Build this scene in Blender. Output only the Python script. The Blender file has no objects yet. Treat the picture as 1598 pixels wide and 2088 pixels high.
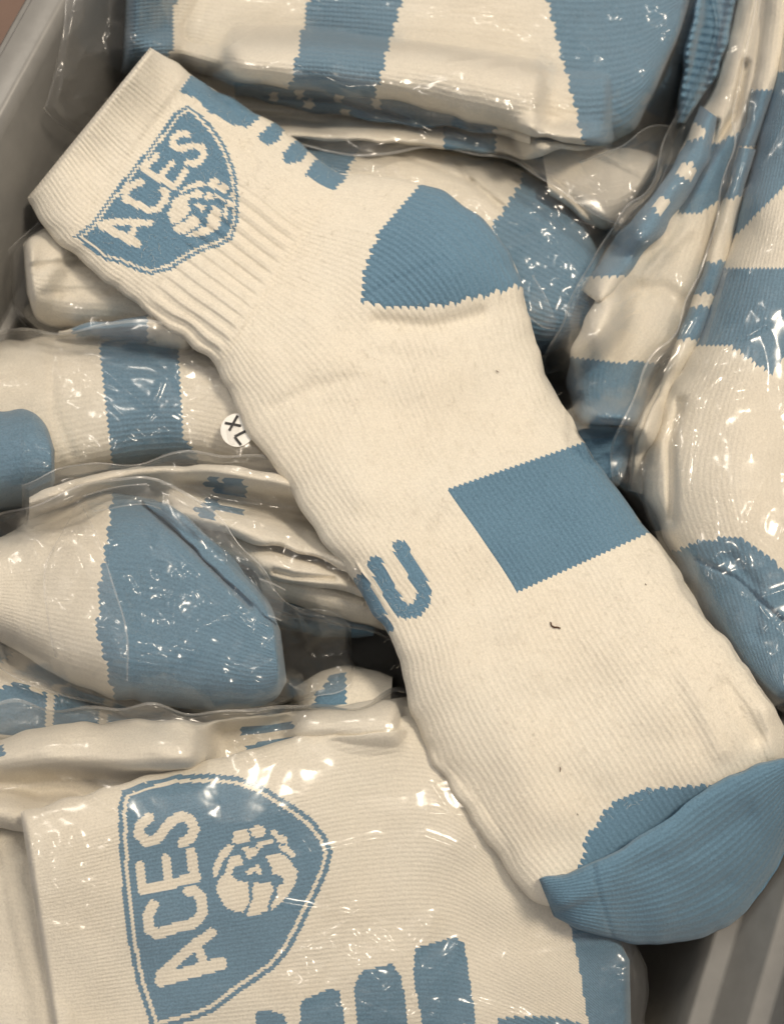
import bpy, math
import numpy as np
from mathutils import Vector

# ------------------------------------------------------------------ camera, light, exposure
SC = bpy.context.scene
W, Hh = 1598.0, 2088.0
D0, TILT, MPP = 0.36, math.radians(15), 0.000155
KT = MPP / D0
cam = bpy.data.cameras.new("camera"); camo = bpy.data.objects.new("camera", cam)
SC.collection.objects.link(camo); SC.camera = camo
camo.location = (0, -D0 * math.sin(TILT), D0 * math.cos(TILT)); camo.rotation_euler = (TILT, 0, 0)
cam.sensor_fit = 'VERTICAL'; cam.sensor_height = 24
cam.lens = 12.0 / (KT * Hh / 2)
cam.clip_start = 0.01; cam.clip_end = 20
cam.dof.use_dof = True; cam.dof.focus_distance = D0 - 0.012; cam.dof.aperture_fstop = 7.0

world = bpy.data.worlds.new("World"); SC.world = world; world.use_nodes = True
bg = world.node_tree.nodes['Background']
bg.inputs[0].default_value = (1.0, 0.94, 0.90, 1); bg.inputs[1].default_value = 0.35

def area_lamp(name, loc, target, size, watts, col):
    l = bpy.data.lights.new(name, 'AREA'); l.shape = 'DISK'; l.size = size; l.energy = watts; l.color = col
    o = bpy.data.objects.new(name, l); SC.collection.objects.link(o)
    o.location = loc
    o.rotation_euler = (Vector(target) - Vector(loc)).to_track_quat('-Z', 'Y').to_euler()
    return o
area_lamp("key_lamp", (0.42, 0.20, 1.06), (0, 0, 0), 0.20, 9.1, (1.0, 0.86, 0.68))
area_lamp("ceiling_fill", (-0.25, 0.35, 1.6), (0, 0, 0), 1.8, 5.0, (1.0, 0.92, 0.83))  # broad overhead fill added in place of ceiling bounce, not a real lamp
area_lamp("glint_light", (-0.45, 0.75, 1.1), (0, 0, 0), 0.20, 3.2, (1.0, 0.90, 0.76))  # invented light, added so film creases turned from the key also glint

SC.view_settings.view_transform = 'Standard'; SC.view_settings.look = 'None'
SC.view_settings.exposure = 0.0; SC.view_settings.gamma = 1.0
SC.render.engine = 'CYCLES'
SC.cycles.use_denoising = True; SC.cycles.use_adaptive_sampling = True; SC.cycles.adaptive_threshold = 0.03
SC.cycles.max_bounces = 8; SC.cycles.transparent_max_bounces = 24
SC.cycles.caustics_reflective = False; SC.cycles.caustics_refractive = False

# ------------------------------------------------------------------ pixel <-> place
ct, st = math.cos(TILT), math.sin(TILT)
CX, CY, CZ = 0.0, -D0 * st, D0 * ct
def at(px, py, z):
    """point at height z that stands where the photograph shows (px, py)"""
    px = np.asarray(px, float); py = np.asarray(py, float); z = np.asarray(z, float)
    a = (px - W / 2) * KT; b = (Hh / 2 - py) * KT
    dx = a; dy = b * ct + st; dz = b * st - ct
    t = (z - CZ) / dz
    return np.stack([CX + dx * t, CY + dy * t, z + 0 * t], -1)

def proj(P):
    P = np.asarray(P, float); d = P - np.array([CX, CY, CZ]); xr = d[..., 0]; yu = d[..., 1] * ct + d[..., 2] * st; zf = d[..., 1] * st - d[..., 2] * ct
    return W / 2 + xr / zf / KT, Hh / 2 - yu / zf / KT
# ------------------------------------------------------------------ height map of the pile (photo grid)
CELL = 4.0; X0, Y0 = -300.0, -300.0; NX, NY = 560, 690
FLOOR_Z = -0.042          # level up to which the bin is packed
BIN_Z = -0.105            # the bin's own bottom
HM = np.full((NY, NX), FLOOR_Z)

def gauss(A, s):
    r = max(1, int(s * 3)); k = np.exp(-0.5 * (np.arange(-r, r + 1) / s) ** 2); k /= k.sum()
    B = np.pad(A, ((r, r), (0, 0)), 'edge'); C = sum(k[i] * B[i:i + A.shape[0]] for i in range(2 * r + 1))
    B = np.pad(C, ((0, 0), (r, r)), 'edge'); return sum(k[i] * B[:, i:i + A.shape[1]] for i in range(2 * r + 1))
def maxf(A, r):
    B = np.pad(A, ((r, r), (0, 0)), 'edge'); C = B[:A.shape[0]].copy()
    for i in range(1, 2 * r + 1): np.maximum(C, B[i:i + A.shape[0]], out=C)
    B = np.pad(C, ((0, 0), (r, r)), 'edge'); D = B[:, :A.shape[1]].copy()
    for i in range(1, 2 * r + 1): np.maximum(D, B[:, i:i + A.shape[1]], out=D)
    return D
def samp(M, px, py):
    x = np.clip((px - X0) / CELL, 0, NX - 1.001); y = np.clip((py - Y0) / CELL, 0, NY - 1.001)
    i = x.astype(int); j = y.astype(int); u = x - i; v = y - j
    return (M[j, i] * (1 - u) + M[j, i + 1] * u) * (1 - v) + (M[j + 1, i] * (1 - u) + M[j + 1, i + 1] * u) * v
def splat(px, py, z):
    global HM
    T = np.full((NY, NX), -9.0)
    i = np.round((px - X0) / CELL).astype(int).ravel(); j = np.round((py - Y0) / CELL).astype(int).ravel()
    ok = (i >= 0) & (i < NX) & (j >= 0) & (j < NY)
    np.maximum.at(T, (j[ok], i[ok]), z.ravel()[ok])
    F = maxf(T, 1); T = np.where(T < -8, F, T)
    HM = np.maximum(HM, T)

_rng = np.random.RandomState(7)
def _nm(s):
    r = int(4 * s); A = np.pad(_rng.randn(NY, NX), r, 'wrap'); A = gauss(A, s)[r:-r, r:-r]; return A / A.std()
N30, N12, N5 = _nm(22), _nm(9), _nm(4)
def noise(M, px, py, sx=0.0, sy=0.0):
    x = ((px + sx) / CELL) % NX; y = ((py + sy) / CELL) % NY
    i = np.minimum(x.astype(int), NX - 1); j = np.minimum(y.astype(int), NY - 1); u = x - i; v = y - j; i2 = (i + 1) % NX; j2 = (j + 1) % NY
    return (M[j, i] * (1 - u) + M[j, i2] * u) * (1 - v) + (M[j2, i] * (1 - u) + M[j2, i2] * u) * v

_tab = np.random.RandomState(3).rand(8192, 2)
def worley(x, y, lam, seed=0, ang=0.0, stretch=1.0):
    c, s = math.cos(ang), math.sin(ang)
    u = (x * c + y * s) / (lam * stretch); v = (-x * s + y * c) / lam
    iu = np.floor(u).astype(np.int64); iv = np.floor(v).astype(np.int64)
    F1 = np.full(x.shape, 9.0); F2 = F1.copy()
    for a in (-1, 0, 1):
        for b in (-1, 0, 1):
            h = (((iu + a) * 73856093) ^ ((iv + b) * 19349663) ^ (seed * 83492791)) & 8191
            d = np.hypot(iu + a + _tab[h, 0] - u, iv + b + _tab[h, 1] - v)
            F2 = np.where(d < F1, F1, np.minimum(F2, d)); F1 = np.minimum(F1, d)
    return F1 * lam, F2 * lam

def facet(x, y, lam, seed=0, ang=0.0, stretch=1.0):
    """random heights on a triangle lattice, joined by flat facets (sharp folds)"""
    c, s = math.cos(ang), math.sin(ang)
    u = (x * c + y * s) / (lam * stretch); v = (-x * s + y * c) / lam
    k = (u + v) * 0.36602540378; i = np.floor(u + k).astype(np.int64); j = np.floor(v + k).astype(np.int64)
    g = 0.2113248654
    def node(a, b):
        h = ((a * 73856093) ^ (b * 19349663) ^ (seed * 83492791)) & 8191
        return a - (a + b) * g + (_tab[h, 0] - 0.5) * 0.0, b - (a + b) * g, _tab[h, 1] - 0.5
    x0, y0, h0 = node(i, j); lo = (u - x0) > (v - y0)
    x1, y1, h1 = node(i + lo, j + (~lo)); x2, y2, h2 = node(i + 1, j + 1)
    d = (y1 - y2) * (x0 - x2) + (x2 - x1) * (y0 - y2)
    a = ((y1 - y2) * (u - x2) + (x2 - x1) * (v - y2)) / d; b = ((y2 - y0) * (u - x2) + (x0 - x2) * (v - y2)) / d
    return (a * h0 + b * h1 + (1 - a - b) * h2) * lam

def inpoly(poly, x, y):
    p = np.asarray(poly, float); r = np.zeros(x.shape, bool); n = len(p)
    for i in range(n):
        x0, y0 = p[i]; x1, y1 = p[(i + 1) % n]
        if y0 == y1: continue
        c = ((y0 > y) != (y1 > y)) & (x < (x1 - x0) * (y - y0) / (y1 - y0) + x0)
        r ^= c
    return r
def dline(pl, x, y):
    d = np.full(np.shape(x), 1e9)
    for (x0, y0), (x1, y1) in zip(pl[:-1], pl[1:]):
        L2 = (x1 - x0) ** 2 + (y1 - y0) ** 2 + 1e-9
        t = np.clip(((x - x0) * (x1 - x0) + (y - y0) * (y1 - y0)) / L2, 0, 1)
        d = np.minimum(d, np.hypot(x - x0 - t * (x1 - x0), y - y0 - t * (y1 - y0)))
    return d
def poly(*pts): return lambda x, y: inpoly(pts, x, y)
def stroke(w, *pts): return lambda x, y: dline(pts, x, y) < w / 2
def sst(a, b, x):
    t = np.clip((x - a) / (b - a), 0, 1); return t * t * (3 - 2 * t)

# ------------------------------------------------------------------ materials
def new_mat(name):
    m = bpy.data.materials.new(name); m.use_nodes = True
    nt = m.node_tree; nt.nodes.clear(); out = nt.nodes.new('ShaderNodeOutputMaterial')
    return m, nt, out
def yarn(name, col, var=0.10, stain=None):
    m, nt, out = new_mat(name); N = nt.nodes.new; Lk = nt.links.new
    p = N('ShaderNodeBsdfPrincipled'); p.inputs['Roughness'].default_value = 0.92
    p.inputs['Sheen Weight'].default_value = 0.25; p.inputs['Sheen Roughness'].default_value = 0.5
    p.inputs['Specular IOR Level'].default_value = 0.15
    tc = N('ShaderNodeTexCoord')
    fz = N('ShaderNodeTexNoise'); fz.inputs['Scale'].default_value = 1500; fz.inputs['Detail'].default_value = 4; fz.inputs['Roughness'].default_value = 0.7
    Lk(tc.outputs['Object'], fz.inputs['Vector'])
    lo = N('ShaderNodeTexNoise'); lo.inputs['Scale'].default_value = 28; lo.inputs['Detail'].default_value = 4
    Lk(tc.outputs['Object'], lo.inputs['Vector'])
    r1 = N('ShaderNodeMapRange'); r1.inputs[1].default_value = 0.3; r1.inputs[2].default_value = 0.7
    r1.inputs[3].default_value = 1 - var; r1.inputs[4].default_value = 1 + var * 0.6
    Lk(fz.outputs['Fac'], r1.inputs[0])
    r2 = N('ShaderNodeMapRange'); r2.inputs[1].default_value = 0.35; r2.inputs[2].default_value = 0.75
    r2.inputs[3].default_value = 0.0; r2.inputs[4].default_value = 0.35 if stain else 0.12
    Lk(lo.outputs['Fac'], r2.inputs[0])
    mx = N('ShaderNodeMix'); mx.data_type = 'RGBA'
    mx.inputs[6].default_value = (*col, 1)
    mx.inputs[7].default_value = (*(stain or tuple(c * 0.85 for c in col)), 1)
    Lk(r2.outputs[0], mx.inputs[0])
    ml = N('ShaderNodeVectorMath'); ml.operation = 'SCALE'
    Lk(mx.outputs[2], ml.inputs[0]); Lk(r1.outputs[0], ml.inputs['Scale'])
    Lk(ml.outputs[0], p.inputs['Base Color'])
    b = N('ShaderNodeBump'); b.inputs['Strength'].default_value = 0.9; b.inputs['Distance'].default_value = 0.00035
    Lk(fz.outputs['Fac'], b.inputs['Height']); Lk(b.outputs[0], p.inputs['Normal'])
    Lk(p.outputs[0], out.inputs[0]); return m
WHITE = yarn('white_yarn', (0.80, 0.755, 0.655), 0.13, (0.78, 0.69, 0.55))
BLUE = yarn('blue_yarn', (0.143, 0.259, 0.367), 0.26)

def film_mat(name, haze=0.03, rough=0.2):
    m, nt, out = new_mat(name); N = nt.nodes.new; Lk = nt.links.new
    tr = N('ShaderNodeBsdfTransparent'); tr.inputs[0].default_value = (0.985, 0.983, 0.98, 1)
    gl = N('ShaderNodeBsdfGlossy'); gl.inputs['Roughness'].default_value = rough
    df = N('ShaderNodeBsdfDiffuse'); df.inputs[0].default_value = (0.85, 0.85, 0.83, 1)
    lw = N('ShaderNodeLayerWeight'); lw.inputs[0].default_value = 0.5
    pw = N('ShaderNodeMath'); pw.operation = 'POWER'; pw.inputs[1].default_value = 4.0
    Lk(lw.outputs['Facing'], pw.inputs[0])
    ma = N('ShaderNodeMath'); ma.operation = 'MULTIPLY_ADD'; ma.inputs[1].default_value = 0.7; ma.inputs[2].default_value = 0.048
    Lk(pw.outputs[0], ma.inputs[0])
    m1 = N('ShaderNodeMixShader'); m1.inputs[0].default_value = haze
    Lk(tr.outputs[0], m1.inputs[1]); Lk(df.outputs[0], m1.inputs[2])
    m2 = N('ShaderNodeMixShader'); Lk(ma.outputs[0], m2.inputs[0]); Lk(m1.outputs[0], m2.inputs[1]); Lk(gl.outputs[0], m2.inputs[2])
    Lk(m2.outputs[0], out.inputs[0]); return m
FILM = film_mat('clear_film'); SEAL = film_mat('sealed_film_edge', 0.16, 0.3)

def plain(name, col, rough=0.5, bump=0.0, scale=200, spec=0.5):
    m, nt, out = new_mat(name); N = nt.nodes.new; Lk = nt.links.new
    p = N('ShaderNodeBsdfPrincipled'); p.inputs['Roughness'].default_value = rough
    p.inputs['Specular IOR Level'].default_value = spec
    n = N('ShaderNodeTexNoise'); n.inputs['Scale'].default_value = scale; n.inputs['Detail'].default_value = 5
    tc = N('ShaderNodeTexCoord'); Lk(tc.outputs['Object'], n.inputs['Vector'])
    r = N('ShaderNodeMapRange'); r.inputs[3].default_value = 0.85; r.inputs[4].default_value = 1.15
    Lk(n.outputs['Fac'], r.inputs[0])
    s = N('ShaderNodeVectorMath'); s.operation = 'SCALE'; s.inputs[0].default_value = col
    Lk(r.outputs[0], s.inputs['Scale']); Lk(s.outputs[0], p.inputs['Base Color'])
    if bump:
        b = N('ShaderNodeBump'); b.inputs['Strength'].default_value = bump; b.inputs['Distance'].default_value = 0.0005
        Lk(n.outputs['Fac'], b.inputs['Height']); Lk(b.outputs[0], p.inputs['Normal'])
    Lk(p.outputs[0], out.inputs[0]); return m
BIN = plain('grey_bin_plastic', (0.23, 0.226, 0.215), 0.36, 0.2, 160)
GROUND = plain('brown_floor', (0.20, 0.13, 0.10), 0.7, 0.0, 30)
STICK = plain('sticker_paper', (0.85, 0.84, 0.80), 0.45)
INK = plain('black_ink', (0.012, 0.012, 0.014), 0.5)
LINT = plain('brown_lint', (0.10, 0.05, 0.03), 0.9)

# ------------------------------------------------------------------ mesh helpers
def mesh_obj(name, V, F, mats, parent=None, matidx=None, uv=None, smooth=True):
    me = bpy.data.meshes.new(name); V = np.asarray(V, np.float32).reshape(-1, 3); F = np.asarray(F, np.int32)
    n = len(F); k = F.shape[1]
    me.vertices.add(len(V)); me.vertices.foreach_set('co', V.ravel())
    me.loops.add(n * k); me.loops.foreach_set('vertex_index', F.ravel())
    me.polygons.add(n); me.polygons.foreach_set('loop_start', np.arange(0, n * k, k, dtype=np.int32))
    me.polygons.foreach_set('loop_total', np.full(n, k, np.int32))
    for m in (mats if isinstance(mats, (list, tuple)) else [mats]): me.materials.append(m)
    if matidx is not None: me.polygons.foreach_set('material_index', np.asarray(matidx, np.int32))
    if smooth: me.polygons.foreach_set('use_smooth', np.ones(n, bool))
    me.update(calc_edges=True); me.validate()
    o = bpy.data.objects.new(name, me); SC.collection.objects.link(o)
    if parent is not None:
        o.parent = parent
        o.matrix_parent_inverse = parent.matrix_world.inverted()
    return o
def tag(o, label, cat, group=None, kind=None):
    if label: o['label'] = label
    if cat: o['category'] = cat
    if group: o['group'] = group
    if kind: o['kind'] = kind
    return o
def empty(name, loc):
    o = bpy.data.objects.new(name, None); SC.collection.objects.link(o); o.location = loc
    o.empty_display_size = 0.01
    bpy.context.view_layer.update()
    return o

def spline(P, n_or_s):
    """Catmull-Rom through P at parameters s in 0..1 (uniform by mean chord length)"""
    P = np.asarray(P, float); k = len(P)
    c = np.concatenate([[0], np.cumsum(np.linalg.norm(np.diff(P, axis=0), axis=1))])
    return P, c / c[-1], c[-1]
def pairs_eval(PR, s):
    PR = np.asarray(PR, float); A = PR[:, :2]; B = PR[:, 2:]
    mid = (A + B) / 2
    seg = np.maximum(np.linalg.norm(np.diff(A, axis=0), axis=1), 1) * 0.5 + np.maximum(np.linalg.norm(np.diff(B, axis=0), axis=1), 1) * 0.5
    c = np.concatenate([[0], np.cumsum(seg)]); t = c / c[-1]
    i = np.clip(np.searchsorted(t, s, side='right') - 1, 0, len(t) - 2)
    u = ((s - t[i]) / (t[i + 1] - t[i]))[..., None]
    def cr(P):
        d = np.gradient(P, t, axis=0)
        h = (t[i + 1] - t[i])[..., None]
        return (2 * u**3 - 3 * u**2 + 1) * P[i] + (u**3 - 2 * u**2 + u) * h * d[i] + (-2 * u**3 + 3 * u**2) * P[i + 1] + (u**3 - u**2) * h * d[i + 1]
    return cr(A), cr(B), c[-1]
def ctrl_s(PR):
    PR = np.asarray(PR, float)
    seg = np.maximum(np.linalg.norm(np.diff(PR[:, :2], axis=0), axis=1), 1) * 0.5 + np.maximum(np.linalg.norm(np.diff(PR[:, 2:], axis=0), axis=1), 1) * 0.5
    c = np.concatenate([[0], np.cumsum(seg)]); return c / c[-1]
def width_of(PR):
    PR = np.asarray(PR, float); return np.linalg.norm(PR[:, :2] - PR[:, 2:], axis=1).max()

# ------------------------------------------------------------------ a knitted piece laid on the pile
def knit(PR, T, paint, parent=None, wale=12., row=9., round0=0.0, round1=0.0, pw=2.6, lumps=0.0012, creases=(),
         extra=None, relief=0.00022, reliefs=None, soft=6, sink=0.0, base_part='body', base_col='white', seed=0,
         zlow=None, stiff=None, vee=0.62, lay0=0.0, edge_noise=2.5, vpar=None):
    """PR: (edge a, edge b) pixel pairs along the length. Rows of V stitches; each stitch takes the
    colour of the yarn the pattern asks for there. Every painted piece becomes a part of its own."""
    _, _, Ln = pairs_eval(PR, np.array([0.0])); nr = max(6, int(Ln / row)); nc = max(4, int(width_of(PR) / wale))
    M, Nn = 2 * nr + 1, 4 * nc + 1
    f = (np.arange(Nn) % 4) / 4.0
    vs = (np.abs(2 * f - 1) - 0.5) * vee / nr
    S = np.linspace(0, 1, M)[:, None] + vs[None, :]
    S[0] = 0; S[-1] = 1; S = np.clip(S, 0, 1)
    V = np.broadcast_to(np.linspace(0, 1, Nn)[None, :], S.shape)
    if vpar is not None: V = vpar(V)
    A, B, _ = pairs_eval(PR, S)
    P = A * (1 - V[..., None]) + B * V[..., None]
    PX, PY = P[..., 0], P[..., 1]
    wdt = np.linalg.norm(A - B, axis=-1)
    # hand-made unevenness of the outline
    en = noise(N5, PX * 1.0, PY * 1.0, seed * 37.0, seed * 91.0)
    dirv = (B - A) / np.maximum(wdt, 1)[..., None]
    wob = en * edge_noise * (2 * V - 1) ** 3
    PX = PX + dirv[..., 0] * wob; PY = PY + dirv[..., 1] * wob
    if zlow is None:
        LM = gauss(maxf(HM, soft), max(1.5, soft * 0.8)) - sink
        low = np.maximum(samp(LM, PX, PY), FLOOR_Z + 0.0006)
    else: low = np.full(PX.shape, zlow)
    if stiff is not None:      # cloth too stiff to sag: a smooth sheet resting on the high points below
        hs = samp(maxf(HM, 3), PX, PY)[::8, ::4]; ss = S[::8, ::4]; vv_ = V[::8, ::4]
        def basis(a, b): return np.stack([a ** i * b ** j for i in range(stiff[0] + 1) for j in range(stiff[1] + 1)], -1)
        Bm = basis(ss, vv_).reshape(-1, (stiff[0] + 1) * (stiff[1] + 1)); y_ = hs.ravel(); w_ = np.ones(len(y_))
        for _ in range(12):
            co = np.linalg.lstsq(Bm * w_[:, None], y_ * w_, rcond=None)[0]; r_ = y_ - Bm @ co
            w_ = np.where(r_ > 0, 1.0, 0.12)
        low = (basis(S, V) @ co) + stiff[2]
        low = np.maximum(low, samp(gauss(maxf(HM, 2), 14), PX, PY) - 0.0015)
    if lay0:                   # this end lies flush on what is below
        w0 = sst(0, lay0, S); low = low * w0 + (samp(gauss(HM, 1.5), PX, PY) - 0.0006) * (1 - w0)
    prof = np.clip(1 - np.abs(2 * V - 1) ** pw, 0, 1) ** 0.5
    if round0: prof = prof * np.clip(1 - np.clip(1 - S * Ln / round0, 0, 1) ** 2, 0, 1) ** 0.5
    if round1: prof = prof * np.clip(1 - np.clip(1 - (1 - S) * Ln / round1, 0, 1) ** 2, 0, 1) ** 0.5
    # pattern
    cs = (np.arange(2 * nr) + 0.5) / (2 * nr); cv = (np.arange(2 * nc) + 0.5) / (2 * nc)
    ii = np.arange(2 * nr); jj = np.arange(2 * nc)
    fx = PX[:-1, :-1]; 
    def centre(G):
        Q = (G[:-1, :-1] + G[1:, 1:]) / 2
        return Q
    QX, QY = centre(PX), centre(PY)                       # per quad
    fineX = (QX[:, 0::2] + QX[:, 1::2]) / 2; fineY = (QY[:, 0::2] + QY[:, 1::2]) / 2
    crsX = PX[1::2, 2::4]; crsY = PY[1::2, 2::4]           # per stitch
    QS = (S[:-1, :-1] + S[1:, 1:]) / 2; QV = (V[:-1, :-1] + V[1:, 1:]) / 2
    fineS = QS[:, 0::2]; fineV = (QV[:, 0::2] + QV[:, 1::2]) / 2
    crsS = S[1::2, 2::4]; crsV = V[1::2, 2::4]
    names = [base_part]; part = np.zeros((2 * nr, 2 * nc), int); colr = np.full((2 * nr, 2 * nc), 0 if base_col == 'white' else 1)
    for it in paint:
        nm, cl, fn, fine = it[:4]
        uvmode = len(it) > 4 and it[4] == 'sv'
        if fine: mk = fn(fineS, fineV) if uvmode else fn(fineX, fineY)
        else:
            mk = fn(crsS, crsV) if uvmode else fn(crsX, crsY)
            mk = np.repeat(np.repeat(mk, 2, 0), 2, 1)
        if nm not in names: names.append(nm)
        part[mk] = names.index(nm); colr[mk] = 0 if cl == 'white' else 1
    # relief of the stitches
    reliefs = reliefs or {}
    amp = np.array([reliefs.get(n.split('#')[0], 1.0) for n in names])[part]     # per fine cell
    ampv = np.repeat(amp, 2, 1); ampv = np.pad(ampv, ((0, 1), (0, 1)), 'edge')
    rib = np.where(f == 0, 0.0, np.where(f == 0.5, 0.85, 0.75))[None, :]
    rowb = np.where(np.arange(M) % 2 == 0, -1.0, 1.0)[:, None] * np.pad(np.repeat(np.array([{'emblem': 0.55, 'stripe': 0.3, 'lettering': 0.5}.get(n.split('#')[0], 0.16) for n in names])[part], 2, 1), ((0, 1), (0, 1)), 'edge')
    z = low + T * prof
    inner = sst(0.0, 0.12, prof)
    z = z + inner * (relief * ampv * (rib + rowb) + lumps * (0.6 * noise(N12, PX, PY, seed * 53, seed * 17) + 0.8 * noise(N30, PX, PY, seed * 29, seed * 71)) * min(1, T / 0.008))
    for c in creases:
        d = dline(c[0], PX, PY); z = z + inner * c[2] * np.exp(-(d / c[1]) ** 2)
    if extra is not None: z = z + inner * extra(PX, PY, S, V)
    z = np.maximum(z, low + 0.0002)
    if stiff is not None: z = np.maximum(z, samp(gauss(maxf(HM, 3), 2.5), PX, PY) + 0.0003 - 9.0 * (prof < 0.55))
    splat(PX, PY, z)
    G = at(PX, PY, z)
    root = parent
    objs = []
    idx = np.arange(M * Nn).reshape(M, Nn)
    quad = np.stack([idx[:-1, :-1], idx[:-1, 1:], idx[1:, 1:], idx[1:, :-1]], -1)
    partq = np.repeat(part, 2, 1); colq = np.repeat(colr, 2, 1)
    a_, b_, c_ = at(PX[0, 0], PY[0, 0], 0), at(PX[0, -1], PY[0, -1], 0), at(PX[-1, 0], PY[-1, 0], 0)
    flip = np.cross(b_ - a_, c_ - a_)[2] < 0
    for k, nm in enumerate(names):
        q = quad[partq == k]
        if len(q) == 0: continue
        mi = colq[partq == k]
        used, inv = np.unique(q, return_inverse=True); q2 = inv.reshape(-1, 4)
        vv = G.reshape(-1, 3)[used]
        if flip: q2 = q2[:, ::-1]
        if k == 0:   # the underside goes with the main part
            gi = np.unique(np.r_[np.arange(0, M, 6), M - 1]); gj = np.unique(np.r_[np.arange(0, Nn, 8), Nn - 1])
            under = np.where(low < FLOOR_Z + 0.003, BIN_Z + 0.0008, low)        # lowest bundles stand on the bin's bottom
            LG = at(PX, PY, under)[np.ix_(gi, gj)]; m2, n2 = LG.shape[:2]
            id2 = np.arange(m2 * n2).reshape(m2, n2) + len(vv)
            qq = np.stack([id2[:-1, :-1], id2[1:, :-1], id2[1:, 1:], id2[:-1, 1:]], -1).reshape(-1, 4)
            if flip: qq = qq[:, ::-1]
            ET = at(PX, PY, low); EB = at(PX, PY, under)                          # sides
            ring = [(0, j) for j in range(0, Nn, 4)] + [(i, Nn - 1) for i in range(0, M - 1, 4)] + [(M - 1, j) for j in range(Nn - 1, 0, -4)] + [(i, 0) for i in range(M - 1, 0, -4)]
            ri = np.array(ring); RT = ET[ri[:, 0], ri[:, 1]]; RB = EB[ri[:, 0], ri[:, 1]]; nr_ = len(ri); b0 = len(vv) + m2 * n2
            ka = np.arange(nr_); kb = (ka + 1) % nr_; sq = np.stack([ka + b0, ka + b0 + nr_, kb + b0 + nr_, kb + b0], -1)
            if flip: sq = sq[:, ::-1]
            qq = np.concatenate([qq, sq])
            vv = np.concatenate([vv, LG.reshape(-1, 3), RT, RB]); q2 = np.concatenate([q2, qq])
            mi = np.concatenate([mi, np.full(len(qq), 0 if base_col == 'white' else 1)])
        us = np.unique(mi)
        if len(us) == 1: mats = [WHITE, BLUE][us[0]]; mi = None
        else: mats = [WHITE, BLUE]
        o = mesh_obj(nm.split('#')[0], vv, q2, mats, root, mi)
        objs.append(o)
    return objs

def sock(label, PR, T, paint, name='folded_sock', group=None, **kw):
    c = np.asarray(PR, float).mean(0); p = at((c[0] + c[2]) / 2, (c[1] + c[3]) / 2, float(samp(HM, np.array(c[0] + c[2]) / 2, np.array(c[1] + c[3]) / 2)))
    root = empty(name, p); tag(root, label, 'sock', group)
    knit(PR, T, paint, parent=root, **kw)
    return root

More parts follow.
